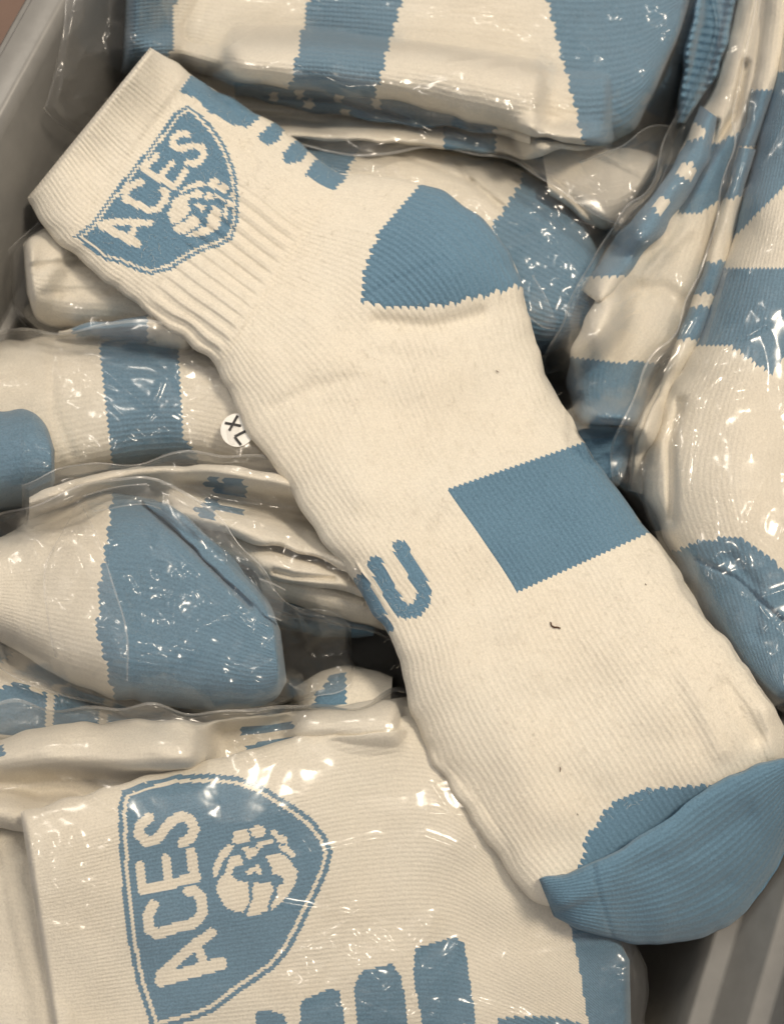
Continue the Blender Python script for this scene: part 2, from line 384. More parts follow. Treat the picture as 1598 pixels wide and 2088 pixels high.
# ------------------------------------------------------------------ clear bags
def bag(label, PR, HB, crumple=(), base=0.10, creases=(), seed=1, ang=0.0, stretch=1.6, soft=5, off=0.0016, step=3.2, edge=0.05, loose=1.0, lines=1.0):
    """PR: pixel pairs of the bag's two long edges; HB: height map before its socks were laid in"""
    _, _, Ln = pairs_eval(PR, np.array([0.0])); M = int(Ln / step); Nn = int(width_of(PR) / step)
    S, V = np.meshgrid(np.linspace(0, 1, M), np.linspace(0, 1, Nn), indexing='ij')
    A, B, _ = pairs_eval(PR, S); P = A * (1 - V[..., None]) + B * V[..., None]
    PX, PY = P[..., 0], P[..., 1]
    bd = np.minimum(np.minimum(S, 1 - S) * Ln, np.minimum(V, 1 - V) * np.linalg.norm(A - B, axis=-1))
    wob = (1 - sst(0, 40, bd)) * 7
    PX = PX + wob * noise(N12, PX, PY, seed * 131, 11); PY = PY + wob * noise(N12, PX, PY, 57, seed * 77)
    low = samp(gauss(maxf(HB, 4), 3.0), PX, PY) + 0.0003
    low = np.maximum(low, FLOOR_Z + 0.0004)
    top = samp(gauss(maxf(HM, soft), soft * 0.9), PX, PY)
    top = np.maximum(top, samp(HM, PX, PY)) + off
    k = np.full(PX.shape, base)
    for (x, y, r, s_) in crumple: k = k + s_ * np.exp(-((PX - x) ** 2 + (PY - y) ** 2) / r ** 2)
    wx = PX + 14 * noise(N12, PX, PY, seed * 19, 3); wy = PY + 14 * noise(N12, PX, PY, 9, seed * 23)
    h = np.zeros(PX.shape)
    for lam, a, an in ((190, 0.6, ang), (95, 0.7, ang + 0.5), (50, 0.75, ang - 0.6), (28, 0.5, ang + 1.1)):
        fac = np.clip(k * 1.8, 0, 0.9) if lam < 100 else np.clip(k * 2.0, 0.15 * loose, 0.45)
        fac = np.maximum(fac, {190: 0.16, 95: 0.17, 50: 0.20, 28: 0.17}[lam] * loose)
        h = h + a * fac * (facet(wx, wy, lam, seed * 7 + int(lam), an, stretch) * 1.5 + 0.25 * lam)
        if lam < 100:
            F1, F2 = worley(wx, wy, lam * 1.3, seed * 5 + int(lam), an + 0.8, stretch)
            h = h + 0.25 * a * fac * np.minimum(F2 - F1, 0.4 * lam)
    h = h * MPP
    rg = np.random.RandomState(seed * 13 + 5)
    for (x, y, r, s_) in crumple:                       # short hard creases where the film is gathered
        for _ in range(int(8 + 90 * s_ * min(1.6, r / 70))):
            a0 = rg.rand() * 2 * math.pi; rr = r * rg.rand() ** 0.7 * 1.1; p0 = (x + rr * math.cos(a0), y + rr * math.sin(a0))
            a1 = (a0 if rg.rand() < 0.5 else rg.rand() * 6.28) + rg.randn() * 0.35; ln = 14 + r * (0.15 + 0.5 * rg.rand() ** 1.5)
            p2 = (p0[0] + ln * math.cos(a1), p0[1] + ln * math.sin(a1)); pm = ((p0[0] + p2[0]) / 2 + rg.randn() * ln * 0.06, (p0[1] + p2[1]) / 2 + rg.randn() * ln * 0.06)
            x_lo, x_hi = min(p0[0], p2[0]) - 30, max(p0[0], p2[0]) + 30
            d = dline([p0, pm, p2], PX, PY); h = h + (lambda w_: MPP * w_ * (0.6 + 0.9 * rg.rand()) * np.exp(-(d / w_) ** 1.25))(6 + 11 * rg.rand())
    for _ in range(int(lines * Ln / 16)):                        # long faint tension lines
        i_ = rg.randint(M); j_ = rg.randint(Nn); a1 = ang + rg.randn() * 0.5; ln = 50 + 160 * rg.rand()
        p0 = (PX[i_, j_], PY[i_, j_]); p2 = (p0[0] + ln * math.cos(a1), p0[1] + ln * math.sin(a1))
        d = dline([p0, p2], PX, PY); h = h + (lambda w_: MPP * w_ * (0.4 + 0.7 * rg.rand()) * np.exp(-(d / w_) ** 1.3))(5 + 8 * rg.rand())
    hl = gauss(h, 9); hh = h - hl; gx, gy = np.gradient(hh)              # keep the folds no steeper than film folds
    rms = np.sqrt(gauss((gx ** 2 + gy ** 2) / (step * MPP) ** 2, 8)); hh = hh * np.minimum(1.0, 0.40 / (rms + 1e-6))
    h = 0.45 * hl + hh
    for c in creases:
        d = dline(c[0], PX, PY); h = h + min(c[2], MPP * c[1] * 1.1) * np.exp(-(d / c[1]) ** 1.35)
    e = sst(0, edge * 400, bd)
    z = low + (np.maximum(top + h, low) - low) * e
    z = np.maximum(z, np.maximum(low + 0.0001, (samp(maxf(HM, 1), PX, PY) + 0.0005) * (e > 0.35) - 9.0 * (e <= 0.35)))
    splat(PX, PY, z)
    G = at(PX, PY, z); GL = at(PX, PY, low)
    idx = np.arange(M * Nn).reshape(M, Nn)
    q = np.stack([idx[:-1, :-1], idx[:-1, 1:], idx[1:, 1:], idx[1:, :-1]], -1).reshape(-1, 4)
    gi = np.unique(np.r_[np.arange(0, M, 4), M - 1]); gj = np.unique(np.r_[np.arange(0, Nn, 4), Nn - 1])
    L2 = GL[np.ix_(gi, gj)]; i2 = np.arange(L2.shape[0] * L2.shape[1]).reshape(L2.shape[:2]) + M * Nn
    q2 = np.stack([i2[:-1, :-1], i2[1:, :-1], i2[1:, 1:], i2[:-1, 1:]], -1).reshape(-1, 4)
    nrm = np.cross(G[0, -1] - G[0, 0], G[-1, 0] - G[0, 0])[2]
    qa = np.concatenate([q, q2])
    if nrm < 0: qa = qa[:, ::-1]
    o = mesh_obj('clear_plastic_bag', np.concatenate([G.reshape(-1, 3), L2.reshape(-1, 3)]), qa, FILM)
    tag(o, label, 'plastic bag', 'clear bags in the bin')
    for cs_ in ([0, 1, 2], [Nn - 3, Nn - 2, Nn - 1]):          # welded edges
        R = G[:, cs_] + np.array([0, 0, 0.0003]); ir = np.arange(M * 3).reshape(M, 3)
        qr = np.stack([ir[:-1, :-1], ir[:-1, 1:], ir[1:, 1:], ir[1:, :-1]], -1).reshape(-1, 4)
        mesh_obj('sealed_edge', R.reshape(-1, 3), qr, SEAL, o)
    return o
def flap(parent, PR, lifts, seed=1, crum=0.12, step=4.0):
    """a loose tongue of film standing off the bag; lifts: heights above the pile along its length"""
    _, _, Ln = pairs_eval(PR, np.array([0.0])); M = max(6, int(Ln / step)); Nn = max(6, int(width_of(PR) / step))
    S, V = np.meshgrid(np.linspace(0, 1, M), np.linspace(0, 1, Nn), indexing='ij')
    A, B, _ = pairs_eval(PR, S); P = A * (1 - V[..., None]) + B * V[..., None]; PX, PY = P[..., 0], P[..., 1]
    z = samp(gauss(maxf(HM, 2), 4), PX, PY) + np.interp(S, np.linspace(0, 1, len(lifts)), lifts)
    z = z + MPP * crum * (facet(PX, PY, 70, seed, 0.4, 1.8) * 1.3 + facet(PX, PY, 30, seed + 3, 1.2, 1.5))
    z = np.maximum(z, samp(HM, PX, PY) + 0.0006)
    G = at(PX, PY, z); ir = np.arange(M * Nn).reshape(M, Nn)
    q = np.stack([ir[:-1, :-1], ir[:-1, 1:], ir[1:, 1:], ir[1:, :-1]], -1).reshape(-1, 4)
    o = mesh_obj('flap', G.reshape(-1, 3), q, FILM, parent)
    for cs_ in ([0, 1], [Nn - 2, Nn - 1]):
        R = G[:, cs_] + np.array([0, 0, 0.0002]); i2 = np.arange(M * 2).reshape(M, 2)
        mesh_obj('sealed_edge', R.reshape(-1, 3), np.stack([i2[:-1, 0], i2[:-1, 1], i2[1:, 1], i2[1:, 0]], -1), SEAL, o)
    return o

# ------------------------------------------------------------------ setting: floor beyond and the bin
def box_strip(prof, a, b, name, parent, mat):
    """extrude a cross-section (list of 3D offsets at a and b ends)"""
    n = len(prof); V = [np.array(a) + np.array(p) for p in prof] + [np.array(b) + np.array(p) for p in prof]
    F = [[i, (i + 1) % n, (i + 1) % n + n, i + n] for i in range(n)]
    return mesh_obj(name, V, F, mat, parent, smooth=False)

g = mesh_obj('ground', [(-3, -3, BIN_Z - 0.012), (3, -3, BIN_Z - 0.012), (3, 3, BIN_Z - 0.012), (-3, 3, BIN_Z - 0.012)], [[0, 1, 2, 3]], GROUND, smooth=False)
tag(g, None, None, kind='structure')

RIM_Z, LEDGE_Z = 0.020, -0.034
pl0, pl1 = at(0, 121, RIM_Z), at(65, 0, RIM_Z)
pr0, pr1 = at(1440, 2088, LEDGE_Z), at(1503, 1888, LEDGE_Z)
dl = (pl1 - pl0)[:2]; dl /= np.linalg.norm(dl); dr = (pr1 - pr0)[:2]; dr /= np.linalg.norm(dr)
dm = dl + dr; dm /= np.linalg.norm(dm); nl = np.array([-dm[1], dm[0]])   # nl points left/outwards of left wall
if nl[0] > 0: nl = -nl
bin_root = empty('storage_bin', (0, 0, BIN_Z)); tag(bin_root, 'grey plastic storage bin holding the pile of bagged socks', 'bin')
TH = 0.0028
def wall(anchor, sgn, name):
    """anchor: point at the foot line in plan, sgn=+1 left wall (outwards = nl)"""
    o = np.array([nl[0], nl[1], 0]) * sgn
    ax = np.array([dm[0], dm[1], 0])
    # inner profile: foot, slope, ledge, slope, rim, flange
    if sgn > 0: pf = [(-0.006, BIN_Z), (0.0, FLOOR_Z), (0.001, -0.034), (0.002, -0.0325), (0.0045, -0.032), (0.0055, -0.0305), (0.010, RIM_Z - 0.004), (0.012, RIM_Z - 0.0008), (0.014, RIM_Z), (0.022, RIM_Z), (0.024, RIM_Z - 0.002), (0.024, RIM_Z - 0.014)]
    else: pf = [(-0.004, BIN_Z), (0.0, FLOOR_Z), (0.002, LEDGE_Z - 0.002), (0.003, LEDGE_Z - 0.0004), (0.0075, LEDGE_Z), (0.0085, LEDGE_Z + 0.002), (0.014, -0.020), (0.015, -0.0185), (0.019, -0.018), (0.020, -0.0165), (0.031, 0.052), (0.033, 0.055), (0.045, 0.055), (0.047, 0.053)]
    inn = [np.array([anchor[0], anchor[1], 0]) + o * x + np.array([0, 0, z]) for x, z in pf]
    outp = [p + o * TH - np.array([0, 0, TH * 0.6]) for p in inn]
    prof = inn + outp[::-1]
    return inn, prof, ax
def build_wall(anchor, sgn, name, t0, t1):
    inn, prof, ax = wall(anchor, sgn, name)
    n = len(prof); V = [p + ax * t0 for p in prof] + [p + ax * t1 for p in prof]
    F = [[i, (i + 1) % n, (i + 1) % n + n, i + n] for i in range(n)]
    for p, q in zip(inn[:-1], inn[1:]):                # the pile feels the wall
        uu, tt = np.meshgrid(np.linspace(0, 1, 14), np.linspace(t0, t1, 900))
        Q = p + (q - p) * uu[..., None] + ax * tt[..., None]; a_, b_ = proj(Q); splat(a_, b_, Q[..., 2])
    ob = mesh_obj(name, V, F, BIN, bin_root, smooth=True)
    md = ob.modifiers.new('wn', 'WEIGHTED_NORMAL'); md.keep_sharp = True
    return ob
la = pl0[:2] - nl * 0.022
ra = pr0[:2] + nl * 0.0075
build_wall(la, 1, 'wall', -0.5, 0.6); build_wall(ra, -1, 'wall', -0.5, 0.6)
wdt = abs(np.dot(la - ra, nl))
fa = [np.r_[la + nl * 0.004 + dm * t, BIN_Z] for t in (-0.5, 0.6)]; fb = [np.r_[ra - nl * 0.002 + dm * t, BIN_Z] for t in (-0.5, 0.6)]
fl = [fa[0], fb[0], fb[1], fa[1]]
fv = [np.array(p) for p in fl] + [np.array(p) - np.array([0, 0, TH]) for p in fl]
mesh_obj('bottom', fv, [[0, 1, 2, 3], [7, 6, 5, 4], [0, 4, 5, 1], [1, 5, 6, 2], [2, 6, 7, 3], [3, 7, 4, 0]], BIN, bin_root, smooth=False)

# ------------------------------------------------------------------ the emblem (digitised on the large one)
ZB = lambda pts: [(200 + x / 3.196, 1550 + y / 3.196) for x, y in pts]
SHIELD = [(160, 200), (300, 150), (500, 95), (740, 90), (900, 105), (1050, 150), (1150, 215), (1300, 310), (1400, 385), (1490, 500), (1528, 600), (1500, 720), (1440, 860), (1320, 1110), (1250, 1240), (1150, 1360), (1020, 1450), (900, 1530), (760, 1640), (640, 1690), (350, 1770), (330, 1690), (250, 1450), (195, 1170), (165, 900), (140, 600), (132, 300)]
LETS = [  # strokes of the white letters
    (66, [(335, 375), (275, 425), (265, 480), (320, 535), (395, 505), (470, 405), (540, 362), (605, 390), (630, 450), (605, 505), (550, 540)]),
    (66, [(292, 850), (640, 765)]), (62, [(292, 850), (272, 690)]), (58, [(465, 800), (440, 640)]), (66, [(632, 765), (605, 600)]),
    (70, [(360, 945), (325, 1010), (335, 1100), (385, 1135), (500, 1095), (630, 1060), (685, 990), (675, 900), (630, 850), (590, 855)]),
    (84, [(410, 1435), (800, 1325)]), (66, [(410, 1400), (580, 1245), (740, 1125)]), (58, [(640, 1180), (690, 1330)])]
BALL = [[(752, 765), (748, 700), (775, 640), (800, 590), (850, 545), (892, 560), (870, 592), (830, 640), (800, 690), (775, 755)],
    [(880, 475), (910, 455), (970, 450), (992, 500), (985, 535), (920, 550), (878, 540)], [(990, 450), (1030, 423), (1080, 430), (1092, 480), (1060, 502), (1008, 500)],
    [(1122, 448), (1162, 458), (1172, 485), (1130, 492)], [(1148, 502), (1200, 488), (1238, 510), (1232, 548), (1180, 540)], [(1170, 548), (1240, 562), (1288, 620), (1272, 640), (1220, 602), (1180, 578)],
    [(1018, 552), (1060, 530), (1140, 518), (1152, 545), (1085, 556), (1050, 578)], [(938, 572), (1000, 566), (1052, 582), (1040, 612), (990, 642), (968, 642), (958, 602)],
    [(858, 632), (930, 615), (947, 680), (890, 700), (868, 745), (920, 792), (970, 790), (987, 850), (982, 930), (945, 992), (890, 985), (830, 960), (798, 900), (768, 850), (780, 790), (830, 730)],
    [(1008, 800), (1132, 800), (1140, 850), (1112, 940), (1100, 985), (1040, 1007), (972, 1015), (985, 960), (1012, 890)],
    [(1092, 625), (1160, 605), (1220, 620), (1260, 670), (1302, 720), (1290, 800), (1250, 870), (1200, 920), (1130, 978), (1123, 950), (1165, 880), (1170, 820), (1207, 800), (1200, 758), (1130, 740), (1128, 690)],
    [(955, 735), (985, 705), (1050, 678), (1066, 742), (1042, 750), (1032, 722), (990, 748)]]
def emblem(tr, part='emblem', shield=None, k=1.0, loff=(0, 0)):
    """pattern entries of the shield; tr maps emblem-drawing points to photo pixels, k its scale"""
    out = []
    sh = tr(SHIELD) if shield is None else shield
    cx, cy = np.mean(sh, 0)
    def inner(f): return [(x + (cx - x) * f, y + (cy - y) * f) for x, y in sh]
    def band(d0, d1):
        cl = list(sh) + [sh[0]]
        def fn(x, y):
            d = dline(cl, x, y); return inpoly(sh, x, y) & (d > d0) & (d <= d1)
        return fn
    out.append((part, 'blue', lambda x, y: inpoly(sh, x, y), True))
    out.append((part, 'white', band(9.5 * k, 17 * k), True))
    for w, pl in LETS:
        p2 = [(a + loff[0], b + loff[1]) for a, b in tr(pl)]; out.append((part, 'white', (lambda p2, w: lambda x, y: dline(p2, x, y) < w * k / 3.196 / 2)(p2, w), True))
    for pl in BALL:
        p2 = tr(pl); out.append((part, 'white', (lambda p2: lambda x, y: inpoly(p2, x, y))(p2), True))
    return out
# least-squares affine map to the emblem on the loose sock
src = np.array([(345, 1715), (165, 195), (820, 1340), (655, 450), (1025, 720), (715, 980), (1450, 760)], float)
dst = np.array([(220, 950), (790, 305), (500, 1005), (855, 540), (795, 840), (650, 815), (1000, 950)], float)
Aff = np.linalg.lstsq(np.c_[src, np.ones(len(src))], dst, rcond=None)[0]
Z1 = lambda pts: [(60 + x / 2.421, 90 + y / 2.421) for x, y in pts]
def TRM(pts):
    q = np.c_[np.asarray(pts, float), np.ones(len(pts))] @ Aff; return Z1([tuple(p) for p in q])
SHIELD_M = Z1([(220, 950), (300, 890), (360, 810), (440, 700), (520, 600), (590, 515), (660, 420), (720, 340), (785, 300), (840, 340), (900, 400), (950, 470), (990, 550), (1022, 650), (1032, 760), (1030, 870), (1003, 965), (930, 1000), (850, 1025), (780, 1060), (700, 1112), (600, 1140), (520, 1115), (450, 1085), (370, 1065), (300, 1010)])

lt = lambda x0, y0, x1, y1: (lambda x, y: ((x - x0) * (y1 - y0) - (y - y0) * (x1 - x0)) > 0)   # left of the downward line in the picture? see use
def side(x0, y0, x1, y1):     # True on the right of the line walking from 0 to 1 down the picture (x larger)
    return lambda x, y: x > x0 + (x1 - x0) * (y - y0) / (y1 - y0)
def between(a, b): return lambda x, y: a(x, y) & ~b(x, y)
def NOT(a): return lambda x, y: ~a(x, y)
RL = {'body': 0.7, 'stripe': 1.6, 'heel_patch': 1.6, 'toe_cap': 1.2, 'emblem': 0.7, 'lettering': 0.7, 'cuff': 0.5}

# ================================================================== THE PILE, from the bottom up
# --- loose deep things seen through gaps
sock('dark blue sock deep in the gap left of the loose sock', [(540, 1150, 540, 1270), (620, 1180, 610, 1290), (700, 1210, 690, 1300), (770, 1240, 760, 1300)], 0.010, [], base_col='blue', soft=3, reliefs=RL, seed=1)
sock('white sock end with blue patch low in the gap above the large bottom emblem', [(600, 1400, 600, 1500), (660, 1370, 660, 1500), (740, 1360, 740, 1500), (800, 1380, 790, 1500)], 0.016,
     [('stripe', 'blue', poly((620, 1500), (640, 1420), (680, 1370), (705, 1380), (700, 1430), (650, 1450)), False)], soft=3, seed=2, reliefs=RL, round0=60)
sock('blue ribbed sock end beside the blue square of the loose sock', [(1080, 862, 1100, 1010), (1180, 855, 1190, 1015), (1290, 848, 1262, 990), (1310, 850, 1275, 975)], 0.030, [], base_col='blue', soft=3, relief=0.0004, seed=3, round1=30, pw=4, lumps=0.0006)

# --- small bag at the left wall
HB = HM.copy()
sock('white sock end under the cuff of the loose sock, by the left bin wall', [(48, 505, 55, 600), (70, 475, 75, 650), (130, 455, 130, 675), (240, 440, 240, 690), (380, 480, 380, 720)], 0.034, [], round0=45, seed=4, soft=3, reliefs=RL, lumps=0.0016,
     creases=[([(60, 545), (180, 530)], 8, -0.002), ([(90, 600), (220, 590)], 10, -0.0015)])
sock('sock with blue edge squeezed above the striped sock on the left', [(120, 668, 120, 720), (200, 655, 200, 720), (300, 640, 300, 720), (420, 640, 420, 720)], 0.016, [('stripe', 'blue', poly((135, 600), (300, 600), (300, 740), (160, 740)), False)], seed=5, soft=2, reliefs=RL)
bag('small clear bag round the white sock end by the left bin wall', [(18, 520, 30, 620), (40, 480, 45, 655), (90, 445, 80, 690), (200, 420, 200, 700), (330, 450, 330, 715)], HB, crumple=[(60, 590, 60, 0.5), (150, 640, 60, 0.2)], seed=2, base=0.08)

# --- left bag: blue stripe sock, XL sticker
HB = HM.copy()
sock('white sock with one wide blue stripe left of the round size sticker', [(-60, 715, -60, 1030), (60, 688, 70, 1000), (205, 680, 235, 955), (360, 685, 375, 940), (480, 690, 500, 975), (640, 720, 650, 1010)], 0.030,
     [('stripe', 'blue', lambda x, y: (x > 200 + 30 * (y - 690) / 255) & (x < 361 + 8 * (y - 690) / 200 + 30 * np.clip((y - 890) / 40, 0, 1)), False)],
     seed=6, soft=4, zlow=-0.034, relief=0.0003, reliefs=RL, pw=3.2, wale=13, creases=[([(105, 720), (110, 840), (150, 930)], 10, -0.0008)])
sock('blue sock toe at the left edge beside the striped sock', [(-80, 842, -80, 1060), (0, 838, -10, 1050), (55, 836, 50, 1035), (95, 868, 95, 1015), (112, 915, 112, 985)], 0.014, [('toe_cap', 'blue', lambda x, y: x > -60, False)],
     seed=7, soft=4, reliefs=RL, creases=[([(48, 845), (52, 1030)], 3, 0.0007)], relief=0.00012, round1=24)
bagG = bag('clear bag round the blue striped sock, bearing the round size sticker', [(-70, 690, -70, 1070), (100, 662, 100, 1035), (250, 655, 260, 985), (400, 662, 410, 968), (600, 700, 610, 1010)], HB,
    crumple=[(60, 930, 80, 0.28), (170, 960, 80, 0.25), (40, 730, 80, 0.12), (330, 930, 60, 0.2), (480, 960, 70, 0.15)], seed=3, base=0.10, ang=0.4,
    creases=[([(110, 700), (105, 830), (145, 930)], 9, 0.001), ([(200, 960), (300, 850), (330, 780)], 8, 0.0012)])

# --- low left bag with blue blocks
HB = HM.copy()
sock('white sock with blue blocks at the left edge under the clear flap', [(-80, 1270, -80, 1560), (0, 1310, 0, 1560), (90, 1345, 80, 1560), (150, 1400, 140, 1560), (260, 1455, 250, 1560), (380, 1470, 380, 1560)], 0.026,
     [('lettering', 'blue', poly((-80, 1250), (0, 1295), (22, 1335), (0, 1350), (-80, 1330)), False), ('lettering', 'blue', poly((0, 1405), (25, 1390), (95, 1415), (85, 1500), (-10, 1500), (-10, 1440)), False),
      ('lettering', 'blue', poly((112, 1412), (208, 1425), (195, 1500), (100, 1500)), False), ('lettering', 'blue', poly((225, 1440), (330, 1450), (320, 1510), (215, 1500)), False)], seed=8, soft=3, reliefs=RL)
bag('clear bag round the blue block sock at the left edge', [(-80, 1265, -80, 1580), (20, 1300, 20, 1575), (120, 1350, 120, 1570), (260, 1430, 260, 1565), (430, 1445, 430, 1560)], HB, seed=4, crumple=[(190, 1435, 50, 0.3)], base=0.05)

# --- second bundle under the top bundle
HB = HM.copy()
sock('white sock with blue heel between the top bundle and the loose sock', [(430, 275, 470, 420), (600, 275, 640, 450), (740, 285, 800, 520), (900, 300, 930, 600), (1060, 345, 1010, 690), (1180, 440, 1110, 720), (1225, 540, 1180, 690), (1225, 600, 1210, 650)], 0.030,
     [('stripe', 'blue', NOT(side(740, 280, 700, 360)), False), ('heel_patch', 'blue', side(1050, 380, 995, 470), False)], seed=9, soft=3, relief=0.0003, reliefs=RL, pw=3,
     creases=[([(930, 330), (960, 370), (1020, 420)], 8, -0.0025), ([(800, 310), (960, 370)], 7, -0.002)], round1=40)
sock('white sock corner under the crumpled film right of the loose sock heel', [(1100, 285, 1120, 400), (1170, 285, 1180, 440), (1250, 300, 1235, 465), (1320, 310, 1275, 430), (1345, 320, 1310, 380)], 0.026, [], seed=33, soft=3, reliefs=RL, round1=30, sink=0.008)
bagB = bag('crumpled clear bag beside the blue heel of the loose sock', [(400, 262, 430, 440), (600, 258, 640, 470), (800, 250, 850, 560), (1000, 262, 1010, 720), (1150, 285, 1130, 750), (1260, 330, 1200, 720), (1330, 360, 1240, 640)], HB, seed=5,
    crumple=[(1150, 450, 150, 1.0), (1000, 380, 120, 0.5), (1120, 650, 90, 0.3), (760, 330, 60, 0.2)], base=0.07, ang=0.6)

# --- top bundle
HB = HM.copy()
sock('lowest greyish white sock layer of the bundle at the top', [(300, 80, 330, 200), (420, 100, 430, 255), (650, 100, 660, 285), (900, 120, 900, 300), (1100, 150, 1090, 318), (1230, 150, 1230, 300)], 0.014, [('stripe', 'blue', between(side(905, 250, 900, 300), side(1015, 250, 1005, 300)), False)], seed=10, soft=2, reliefs=RL,
     creases=[([(380, 215), (700, 255), (1000, 275)], 5, -0.002), ([(420, 235), (700, 272)], 4, -0.0015)])
def dots(x, y): return np.any([np.hypot((x - a) / 0.9, (y - b) / r) < 11 for a, b, r in ((557, 198, 1), (630, 213, 1), (703, 231, 1), (610, 184, 1.5), (690, 194, 1.5), (768, 208, 1.5))], axis=0)
sock('blue sock layer with small white dots squeezed under the top bundle', [(470, 60, 480, 195), (620, 60, 620, 222), (800, 90, 800, 252), (1000, 120, 1000, 275), (1090, 140, 1080, 292)], 0.013, [('stripe', 'blue', NOT(side(1015, 200, 1005, 280)), False), ('lettering', 'white', dots, True)], seed=11, soft=2, reliefs=RL,
     creases=[([(540, 195), (700, 205), (830, 245)], 5, -0.004)], round0=30)
sock('thick white and blue striped sock lying on top of the bundle at the top', [(262, -110, 248, 150), (330, -110, 330, 135), (480, -110, 480, 168), (620, -110, 605, 182), (780, -110, 780, 205), (980, -110, 980, 252), (1120, -110, 1130, 288), (1200, -110, 1195, 300), (1330, -110, 1290, 265), (1400, -90, 1350, 150), (1425, -60, 1392, 60)], 0.034,
     [('stripe#0', 'blue', NOT(side(356, 0, 345, 120)), False), ('stripe#1', 'blue', between(side(627, 0, 594, 150), side(818, 0, 762, 190)), False), ('heel_patch', 'blue', lambda x, y: x > 1113 + 58 * np.clip(y / 230, -1, 1.3), False)],
     seed=12, soft=3, relief=0.00034, reliefs=RL, pw=4.5, wale=13, round0=30, round1=50, lumps=0.0010, sink=0.006)
bagA = bag('clear bag round the thick striped bundle at the top', [(165, -130, 98, 215), (215, -130, 150, 268), (300, -130, 300, 240), (450, -130, 430, 275), (700, -130, 700, 305), (1000, -130, 1000, 325), (1150, -130, 1180, 420), (1270, -130, 1290, 470), (1360, -130, 1360, 400), (1430, -130, 1405, 250)], HB, seed=6,
    crumple=[(1235, 120, 100, 1.5), (1180, 250, 70, 0.9), (1330, 200, 80, 0.5), (1280, 330, 110, 0.4), (140, 220, 70, 0.6), (1310, 20, 60, 0.3), (235, 100, 30, 0.5), (1050, 280, 100, 0.15)], base=0.07, ang=0.2, soft=4)

flap(bagA, [(1180, 330, 1250, 480), (1260, 300, 1310, 440), (1350, 255, 1365, 330), (1372, 258, 1370, 320)], [0.002, 0.004, 0.006, 0.006], 5, 0.5)
flap(bagB, [(1085, 560, 1080, 650), (1110, 600, 1105, 668), (1134, 655, 1132, 672)], [0.001, 0.004, 0.006], 6, 0.2)
# --- right middle bag
HB = HM.copy()
sock('white sock folded lengthwise with blue blocks and blue toe, right of the loose sock heel', [(1505, -80, 1640, -80), (1482, 60, 1605, 60), (1450, 180, 1570, 180), (1395, 290, 1530, 300), (1325, 430, 1490, 430), (1240, 560, 1455, 570), (1190, 650, 1400, 690), (1158, 740, 1335, 760), (1160, 810, 1315, 830), (1190, 865, 1305, 870)], 0.034,
     [('lettering#0', 'blue', lambda x, y: (y > 275 - (x - 1490) * 0.5) & (y < 425 - (x - 1400) * 0.15 + 10 * np.sin(x / 22)), False),
      ('lettering#1', 'white', lambda x, y: (np.hypot(x - 1428, (y - 232)) < 16) | (np.hypot((x - 1420) / 1.6, y - 322) < 14) | (np.hypot(x - 1365, y - 400) < 17), False),
      ('toe_cap', 'blue', lambda x, y: y > 728 + 0.06 * (x - 1150), False)], seed=14, soft=4, relief=0.0002, reliefs=RL, pw=2.6, lumps=0.0012, round1=40,
     creases=[([(1520, 130), (1500, 230), (1440, 330), (1380, 430)], 9, -0.006), ([(1460, 250), (1448, 300), (1350, 440)], 7, -0.005), ([(1250, 600), (1350, 590), (1400, 620)], 18, -0.003), ([(1310, 560), (1400, 470)], 14, 0.002)])
sock('blue ribbed sock edge standing upright right of the top bundle', [(1425, -80, 1510, -80), (1408, 40, 1494, 40), (1392, 130, 1466, 140), (1382, 200, 1428, 205), (1378, 250, 1396, 250)], 0.020, [], base_col='blue', seed=13, soft=3, sink=0.012, relief=0.0001, pw=2.2,
     wale=30, row=4, vee=0.1, extra=lambda x, y, s, v: 0.00045 * np.sin((y - 0.15 * x) / 17 * 2 * math.pi))
sock('narrow blue sock layer with white dots along the lengthwise folded sock', [(1428, 215, 1462, 240), (1392, 305, 1440, 330), (1332, 395, 1388, 425), (1250, 495, 1308, 528), (1180, 590, 1226, 622)], 0.010,
     [('lettering', 'white', lambda x, y: (np.hypot(x - 1418, y - 268) < 17) | (np.hypot(x - 1398, y - 345) < 18) | (np.hypot(x - 1350, y - 415) < 18) | (y > 560), False)], base_col='blue', seed=31, soft=3, reliefs=RL, lumps=0.0006, sink=0.006, pw=2.2, round1=60)
bag('clear bag round the lengthwise folded sock with blue toe', [(1440, -90, 1650, -90), (1425, 150, 1600, 150), (1375, 270, 1545, 270), (1290, 410, 1510, 410), (1190, 560, 1480, 560), (1130, 680, 1430, 680), (1110, 790, 1350, 790), (1150, 890, 1310, 890)], HB, seed=7,
    crumple=[(1230, 800, 70, 0.4), (1440, 310, 50, 0.4), (1150, 620, 70, 0.4), (1390, 640, 80, 0.15)], base=0.10, ang=2.0, stretch=3.0)

